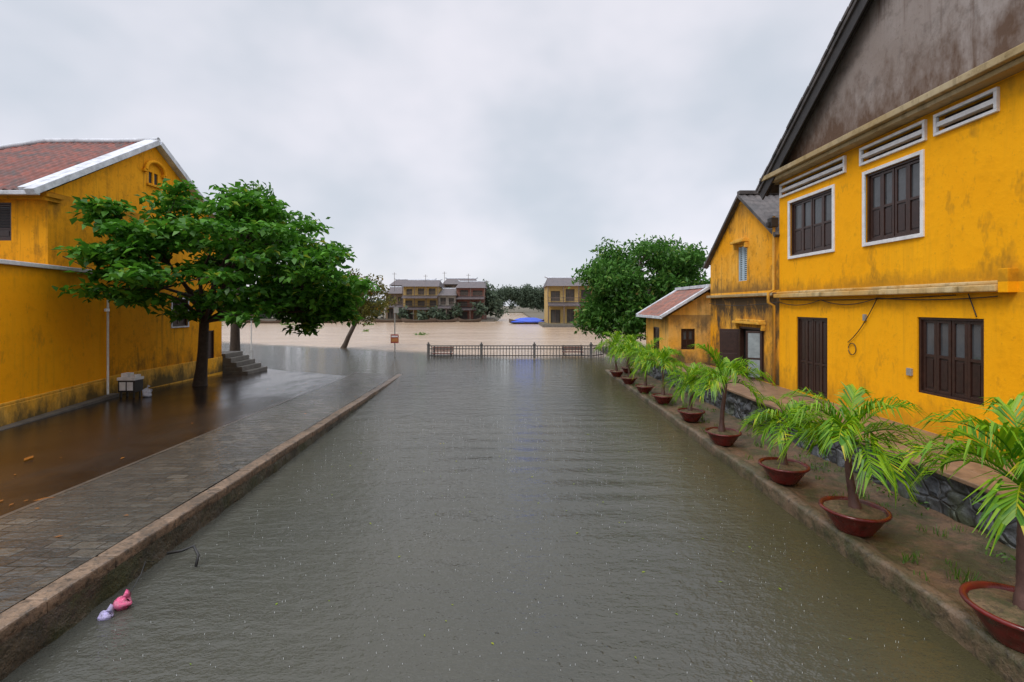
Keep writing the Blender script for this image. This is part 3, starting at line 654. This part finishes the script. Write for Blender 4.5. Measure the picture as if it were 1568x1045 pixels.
def palm(x,y,rr,h,fl,nf,seed):
    random.seed(seed); e=empty('potted_palm'); z0=rz(y)+.0
    hp=rr*.78; k=rr
    mb=MB(); prof=[(0,0),(k*.52,0),(k*.56,.02),(k*.60,hp*.15),(k*.80,hp*.55),(k*.90,hp*.80),(k*.94,hp*.86),(k*1.02,hp*.88),(k*1.04,hp*.93),(k*1.02,hp),(k*.95,hp),(k*.90,hp*.93),(k*.88,hp*.84)]
    mb.lathe((x,y,z0),prof,40); obj('pot',mb,M['pot'],e,smooth=True)
    mb=MB(); mb.grid(lambda u,v:(x+k*.89*v*math.cos(6.2832*u),y+k*.89*v*math.sin(6.2832*u),z0+hp*.88+.05*(1-v)+.03*noise.noise((u*9,v*6,seed))),24,6); obj('soil',mb,M['soil'],e,smooth=True)
    top=Vector((x+R(-.08,.08),y+R(-.08,.08),z0+hp*.86+h)); b=Vector((x,y,z0+hp*.8))
    pts=[];rd=[];n=26
    for i in range(n+1):
        t=i/n; pts.append(b.lerp(top,t)+Vector((.03*math.sin(t*3+seed),.02*math.sin(t*4),0))); rd.append((.062-.025*t+.025*math.exp(-((t-.05)/.10)**2))*(1+.07*(i%2))*(rr/.42))
    mb=MB(); mb.tube(pts,rd,10); obj('stem',mb,M['stem'],e,smooth=True)
    V=[]; mr=MB()
    mr.tube([top-Z*.1,top+Z*.12,top+Z*.3],[.036,.03,.012],8)
    for i in range(4):
        a=R(0,6.28); q=top+Vector((math.cos(a)*.08,math.sin(a)*.08,fl*R(.35,.6))); wv=Vector((-math.sin(a),math.cos(a),0)); V+=[top-wv*.012,top+wv*.012,q+wv*.003,q-wv*.003]
    for i in range(nf):
        az=i*2.399+R(-.35,.35); el=math.radians(R(22,55) if i>nf*.3 else R(55,76)); L=fl*R(.75,1.12)
        d=Vector((math.cos(az)*math.cos(el),math.sin(az)*math.cos(el),math.sin(el))); p=top.copy(); pp=[p.copy()]; ds=[d.copy()]; ns=14
        side=Vector((-math.sin(az),math.cos(az),0)); g=R(.13,.20)
        for s in range(ns):
            d=(d-Z*(g*(.25+1.15*s/ns))).normalized(); p=p+d*(L/ns); pp.append(p.copy()); ds.append(d.copy())
        mr.tube(pp,[.012*(1-.8*j/ns)+.002 for j in range(ns+1)],5)
        nl=24; tw=R(-.35,.35)
        for j in range(nl):
            t=.26+.74*j/(nl-1); q=t*ns; a=int(min(q,ns-1)); f=q-a
            c=pp[a].lerp(pp[a+1],f); dd=ds[a+1]; upv=side.cross(dd).normalized()
            if upv.z<0: upv=-upv
            ll=fl*.52*(math.sin(math.pi*(.22+.62*t))**.6)*R(.8,1.18)
            for sg_ in (1,-1):
                dr=(side*sg_*.75+dd*(.8+.5*t)+upv*(.45+tw*sg_)+Vector((R(-.17,.17),R(-.17,.17),R(-.17,.17)))).normalized()
                wv=dr.cross(upv).normalized()
                w=.0105*(fl/.9)+.0025; m1=c+dr*ll*.45; tip=m1+dr*ll*.40-Z*ll*R(.15,.6)
                V+= [c-wv*w*.5,c+wv*w*.5,m1+wv*w,m1-wv*w, m1-wv*w,m1+wv*w,tip+wv*.002,tip-wv*.002]
    obj('leaf_stalks',mr,G5,e,smooth=True)
    leafobj('fronds',np.array([tuple(v) for v in V]),G5,e)
spec=[(4.86,4.60,.43,1.15,.98,15),(4.92,6.95,.42,.98,.96,16),(5.03,8.95,.41,.75,.74,13),(5.0,11.45,.39,1.15,1.02,15),(5.15,13.9,.37,.78,.82,13),(5.16,16.5,.36,1.0,.98,13),(5.1,18.6,.35,1.0,.92,13),(5.05,20.9,.35,1.05,1.0,13),(5.03,23.2,.34,1.1,1.0,13),(5.9,24.6,.34,1.1,.95,12)]
for i,s in enumerate(spec): palm(*s,seed=20+i)
random.seed(99)
V=[]
for i in range(420):
    y=R(3,24); x=R(rx(y)+.1,6.5)
    if noise.noise((x*1.3,y*1.1,5))<.12 and random.random()<.88: continue
    z0=rz(y); nb=random.randint(6,16); hh=R(.03,.13)
    for b in range(nb):
        a=R(0,6.28); l=hh*R(.6,1.2); w=R(.004,.010); bx_,by_=x+R(-.07,.07),y+R(-.07,.07); lean=R(.2,.9)
        wx,wy=-math.sin(a)*w,math.cos(a)*w; tx,ty=math.cos(a)*l*lean,math.sin(a)*l*lean
        V+=[(bx_-wx,by_-wy,z0-.03),(bx_+wx,by_+wy,z0-.03),(bx_+tx+wx*.4,by_+ty+wy*.4,z0+l),(bx_+tx-wx*.4,by_+ty-wy*.4,z0+l)]
leafobj('grass',np.array(V),G6)
cl=[(np.array((R(5.9,6.4),y,rz(y)+.10)),(.14,.22,.08)) for y in (3.6,4.9,5.4,6.1,7.6,8.2,9.4,10.2,12.6,15)]
leafobj('weeds',leafcloud(cl,800,.06,.5),G6)
def scatter(name,pts,size,mat):
    V=[]
    for (x,y,z) in pts:
        a=R(0,6.28); s=size*R(.6,1.3); c,sn=math.cos(a)*s,math.sin(a)*s
        V+=[(x-c,y-sn,z),(x-sn*.4,y+c*.4,z+.004),(x+c,y+sn,z+.002),(x+sn*.4,y-c*.4,z+.006)]
    leafobj(name,np.array(V),mat)
scatter('floating_leaves',[(R(-4,4),R(4.3,14),.004) for i in range(60)],.024,leafmat('floating_leaf',(.30,.34,.02),(.20,.30,.02),(.5,.2,.03),.2,0))
LM=leafmat('fallen_leaf',(.40,.15,.02),(.22,.08,.02),(.5,.26,.04),.2,.02)
pts=[]
for i in range(60):
    y=R(6,22); x=R(-13.2,kx(y)-.4) if i%3 else R(-13.2,-11); up=.036 if x>kx(y)-2.5 else .012
    pts.append((x,y,road_z(x,y)+up+.008))
scatter('fallen_leaves',pts,.05,LM)
scatter('fallen_leaves',[(-7.5,7.75,road_z(-7.5,7.75)+.03),(-9.9,9.9,road_z(-9.9,9.9)+.03)],.14,LM)
# splashes thrown up by the rain
V=[]
for i in range(900):
    y=4.2+11*random.random()**1.4; x=R(-4.2-.04*y,4.5); h=R(.008,.022); w=.0022
    V+=[(x-w,y,0),(x+w,y,0),(x+w*.7,y,h),(x-w*.7,y,h)]
sp_=NT('splash_drops'); sp_.col((.75,.78,.80)); sp_.rough(.1)
leafobj('rain_splashes',np.array(V),sp_.mat)

# ------------------------------------------------------------ far bank
def farhouse(name,x0,x1,y,h,colr,roofc,fl=2,depth=9,z0=.4):
    e=empty(name); F=frame((0,y,0),(1,0,0),(0,-1,0)); mb=MB(); n=max(2,int((x1-x0)/2.4)); ops=[]; fh=(h-1.3)/fl
    for f in range(fl):
        for i in range(n):
            w=(x1-x0)/n; a=x0+i*w+w*R(.15,.26); b=x0+(i+1)*w-w*R(.15,.26); c=z0+f*fh+(.1 if f==0 else .5); ops.append((a,b,c,z0+f*fh+fh*R(.68,.8)))
    he=z0+fl*fh
    wall(mb,F,x0,x1,-.5,he,ops,depth=.3)
    for x in (x0,x1): mb.face([(x,y,-.5),(x,y+depth,-.5),(x,y+depth,he),(x,y,he)])
    mb.face([(x0,y+depth,-.5),(x1,y+depth,-.5),(x1,y+depth,he),(x0,y+depth,he)])
    obj('walls',mb,colr,e)
    mb=MB()
    for (a,b,c,d) in ops: mb.fb(F,a,b,c,d,-.35,-.28); mb.fb(F,(a+b)/2-.05,(a+b)/2+.05,c,d,-.28,-.2,1)
    obj('windows',mb,[M['far_dark'],M['farwood']],e)
    mb=MB(); o=1.0; r=he+1.5; yc=y+depth/2; xi0,xi1=x0+.3,x1-.3; q=[(x0-o*.3,y-o,he-.2),(x1+o*.3,y-o,he-.2),(x1+o*.3,y+depth+o,he-.2),(x0-o*.3,y+depth+o,he-.2)]
    a,b=(xi0,yc,r),(xi1,yc,r)
    mb.face([q[0],q[1],b,a]); mb.face([q[2],q[3],a,b]); mb.face([q[1],q[2],b]); mb.face([q[3],q[0],a])
    mb.tube([(xi0-.5,yc,r+.25),a,b,(xi1+.5,yc,r+.25)],.16,6,1)
    if fl>1: 
        for f in range(1,fl):
            zt=z0+f*fh; mb.hexa([(x0,y-2,zt-.35),(x1,y-2,zt-.35),(x1,y,zt+.2),(x0,y,zt+.2),(x0,y-2,zt-.2),(x1,y-2,zt-.2),(x1,y,zt+.4),(x0,y,zt+.4)])
    obj('roof',mb,[roofc,M['whited']],e)
    mb=MB()
    for i in range(n+1): xx=x0+(x1-x0)*i/n; mb.bx(xx-.09,xx+.09,y-1.9,y-1.72,-.3,z0+fh-.3)
    if fl>1:
        for i in range(n+1): xx=x0+(x1-x0)*i/n; mb.bx(xx-.07,xx+.07,y-.85,y-.7,z0+fh+.3,he-.2)
        for k in range(1,fl): mb.bx(x0,x1,y-.85,y-.75,z0+k*fh+1.05,z0+k*fh+1.15); mb.bx(x0,x1,y-.85,y-.75,z0+k*fh+.65,z0+k*fh+.72)
    obj('veranda',mb,M['farwood'],e)
M['farwood']=plain('far_wood_hazed',(.12,.085,.065),.6)  # paled wood, distance haze put into the colour
fy=stucco('far_yellow_hazed',(.46,.30,.09),(.46,.34,.15),(.2,.15,.1)); fr=stucco('far_red_hazed',(.25,.10,.075),(.28,.14,.11),(.16,.09,.07)); fw=stucco('far_cream_hazed',(.36,.33,.28),(.42,.40,.35),(.25,.22,.2)); fb_=stucco('far_brown_hazed',(.24,.17,.11),(.30,.23,.16),(.14,.11,.09))  # muted wall colours with rain haze painted in
random.seed(5)
farhouse('riverside_house',-29.3,-24.6,112,7.4,fb_,M['tileF'],2)
farhouse('riverside_house',-24.5,-16.6,109,8.9,fy,M['tileF'],3)
farhouse('riverside_house',-16.4,-12.6,108.5,6.9,fw,M['tileF'],2)
farhouse('riverside_house',-12.5,-6.2,109.5,8.6,fr,M['tileF'],3)
farhouse('riverside_house',-29.8,-19.5,119,9.6,fw,M['tileF'],3)
farhouse('riverside_house',-17,-9,120,9.9,fb_,M['tileF'],3)
farhouse('riverside_house',6.2,11.5,84,8.0,fy,M['tileF'],2)
farhouse('riverside_house',12.0,26,88,8.2,fy,M['tileF'],2)
farhouse('riverside_house',-47,-40,110,4.3,fy,M['tileF'],1)
farhouse('riverside_house',-66,-60,110,4.6,fb_,M['tileF'],1)
mb=MB(); mb.bx(-200,-4,106.6,107.6,-1,.35); mb.bx(5,120,78.6,79.4,-1,.35); obj('river_quay',mb,M['steps'])
mb=MB()
for x,h in ((-27.5,11.3),(-20.2,10.8),(-15.8,11.5),(-10.2,11.0),(-6,9.5)): mb.tube([(x,113,.3),(x,113,h)],.05,5); mb.bx(x-.5,x+.5,112.97,113.03,h-.4,h-.34)
obj('roof_antennas',mb,M['farwood'])
def boat(x,y,L,W,ang,hm,cover=None):
    e=empty('wooden_boat'); mb=MB(); ca,sa=math.cos(ang),math.sin(ang)
    def T(lx,ly,lz): return (x+lx*ca-ly*sa,y+lx*sa+ly*ca,lz)
    def hull(u,v):
        t=u*2-1; w=W*.5*(1-abs(t)**2.6)+.03; z=.45+.55*t*t; a=(v-.5)*math.pi
        return T(t*L/2,w*math.sin(a),z-(z+.15)*math.cos(a)*(1-.35*abs(t)**3))
    mb.grid(hull,20,8); 
    for t in (-.5,-.15,.2,.55): mb.hexa([T(t*L/2-.1,-W*.4,.40),T(t*L/2+.1,-W*.4,.40),T(t*L/2+.1,W*.4,.40),T(t*L/2-.1,W*.4,.40),T(t*L/2-.1,-W*.4,.45),T(t*L/2+.1,-W*.4,.45),T(t*L/2+.1,W*.4,.45),T(t*L/2-.1,W*.4,.45)])
    obj('hull',mb,hm,e,smooth=True)
    if cover:
        mb=MB(); mb.grid(lambda u,v:T((u*2-1)*L*.46,(v-.5)*W*1.1,.35+ .85*(1-abs(v-.5)*2)*(1-abs(u*2-1)**3)+.05*noise.noise((u*8,v*6,2))),16,8); obj('tarpaulin',mb,cover,e)
hm=plain('boat_wood',(.10,.07,.05),.6)
boat(3.2,94,7.6,2.6,.05,hm,plain('blue_tarp',(.015,.07,.50),.45))
boat(-19.5,101,7,1.6,.1,hm); boat(-14.5,102.5,6,1.5,-.05,hm); boat(-26,102,7,1.6,.03,hm); boat(-9,103,5,1.5,.2,hm)
for p in ((-48,96),(-38,98),(-55,99),(-62,97)): boat(p[0],p[1],6,1.6,R(-.2,.2),hm)
cl=[(np.array((x,y,.08)),(r,r*.7,.16)) for x,y,r in ((-30.5,74,1.6),(-11,58,.9),(-34,80,1.5),(-41,88,1.8),(-26,88,1.2),(-20,66,.5),(-52,85,1.8))]
leafobj('water_hyacinth',leafcloud(cl,300,.3,.6),G6)

# ------------------------------------------------------------ sky, sun, camera
w=bpy.data.worlds.new('World'); scene.world=w; w.use_nodes=True; nt=w.node_tree; nt.nodes.clear()
N=nt.nodes.new; Lk=nt.links.new
out=N('ShaderNodeOutputWorld'); add=N('ShaderNodeAddShader'); b1=N('ShaderNodeBackground'); b2=N('ShaderNodeBackground')
sky=N('ShaderNodeTexSky'); sky.sky_type='NISHITA'; sky.sun_disc=False; EL,AZ=math.radians(50),math.radians(225)
sky.sun_elevation=EL; sky.sun_rotation=AZ; Lk(sky.outputs[0],b1.inputs[0]); b1.inputs[1].default_value=.05*.3
tc=N('ShaderNodeTexCoord'); sp=N('ShaderNodeSeparateXYZ'); Lk(tc.outputs['Generated'],sp.inputs[0])
def mrange(v,a,b,c,d):
    t=N('ShaderNodeMapRange'); t.interpolation_type='SMOOTHSTEP'
    for i,x in zip((1,2,3,4),(a,b,c,d)): t.inputs[i].default_value=x
    Lk(v,t.inputs[0]); return t.outputs[0]
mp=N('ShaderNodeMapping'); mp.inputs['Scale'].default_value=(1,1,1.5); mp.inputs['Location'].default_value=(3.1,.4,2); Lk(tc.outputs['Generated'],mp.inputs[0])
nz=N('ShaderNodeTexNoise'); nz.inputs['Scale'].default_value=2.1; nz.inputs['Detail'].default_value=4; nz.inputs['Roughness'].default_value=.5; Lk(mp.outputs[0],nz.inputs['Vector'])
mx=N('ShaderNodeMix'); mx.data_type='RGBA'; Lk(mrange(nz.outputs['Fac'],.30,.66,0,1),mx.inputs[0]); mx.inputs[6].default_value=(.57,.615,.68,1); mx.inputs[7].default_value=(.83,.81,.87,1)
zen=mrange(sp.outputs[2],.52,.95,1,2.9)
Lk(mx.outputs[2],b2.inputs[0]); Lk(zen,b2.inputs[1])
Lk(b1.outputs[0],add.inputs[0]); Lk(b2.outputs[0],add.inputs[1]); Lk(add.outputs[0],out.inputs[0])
sd=bpy.data.lights.new('sun','SUN'); sd.energy=1.5; sd.angle=math.radians(20); sd.color=(1,.97,.92)
so=bpy.data.objects.new('sun',sd); scene.collection.objects.link(so)
dirv=Vector((math.sin(AZ)*math.cos(EL),math.cos(AZ)*math.cos(EL),math.sin(EL)))
so.rotation_euler=dirv.to_track_quat('Z','Y').to_euler()
cd=bpy.data.cameras.new('camera'); cd.lens=36*740/1568; cd.sensor_width=36; cd.shift_y=-54/1568; cd.clip_end=6000; cd.clip_start=.05
co=bpy.data.objects.new('camera',cd); co.location=(0,0,3.5); co.rotation_euler=(math.radians(90),0,0); scene.collection.objects.link(co); scene.camera=co
scene.view_settings.view_transform='Standard'; scene.view_settings.look='None'; scene.view_settings.exposure=0
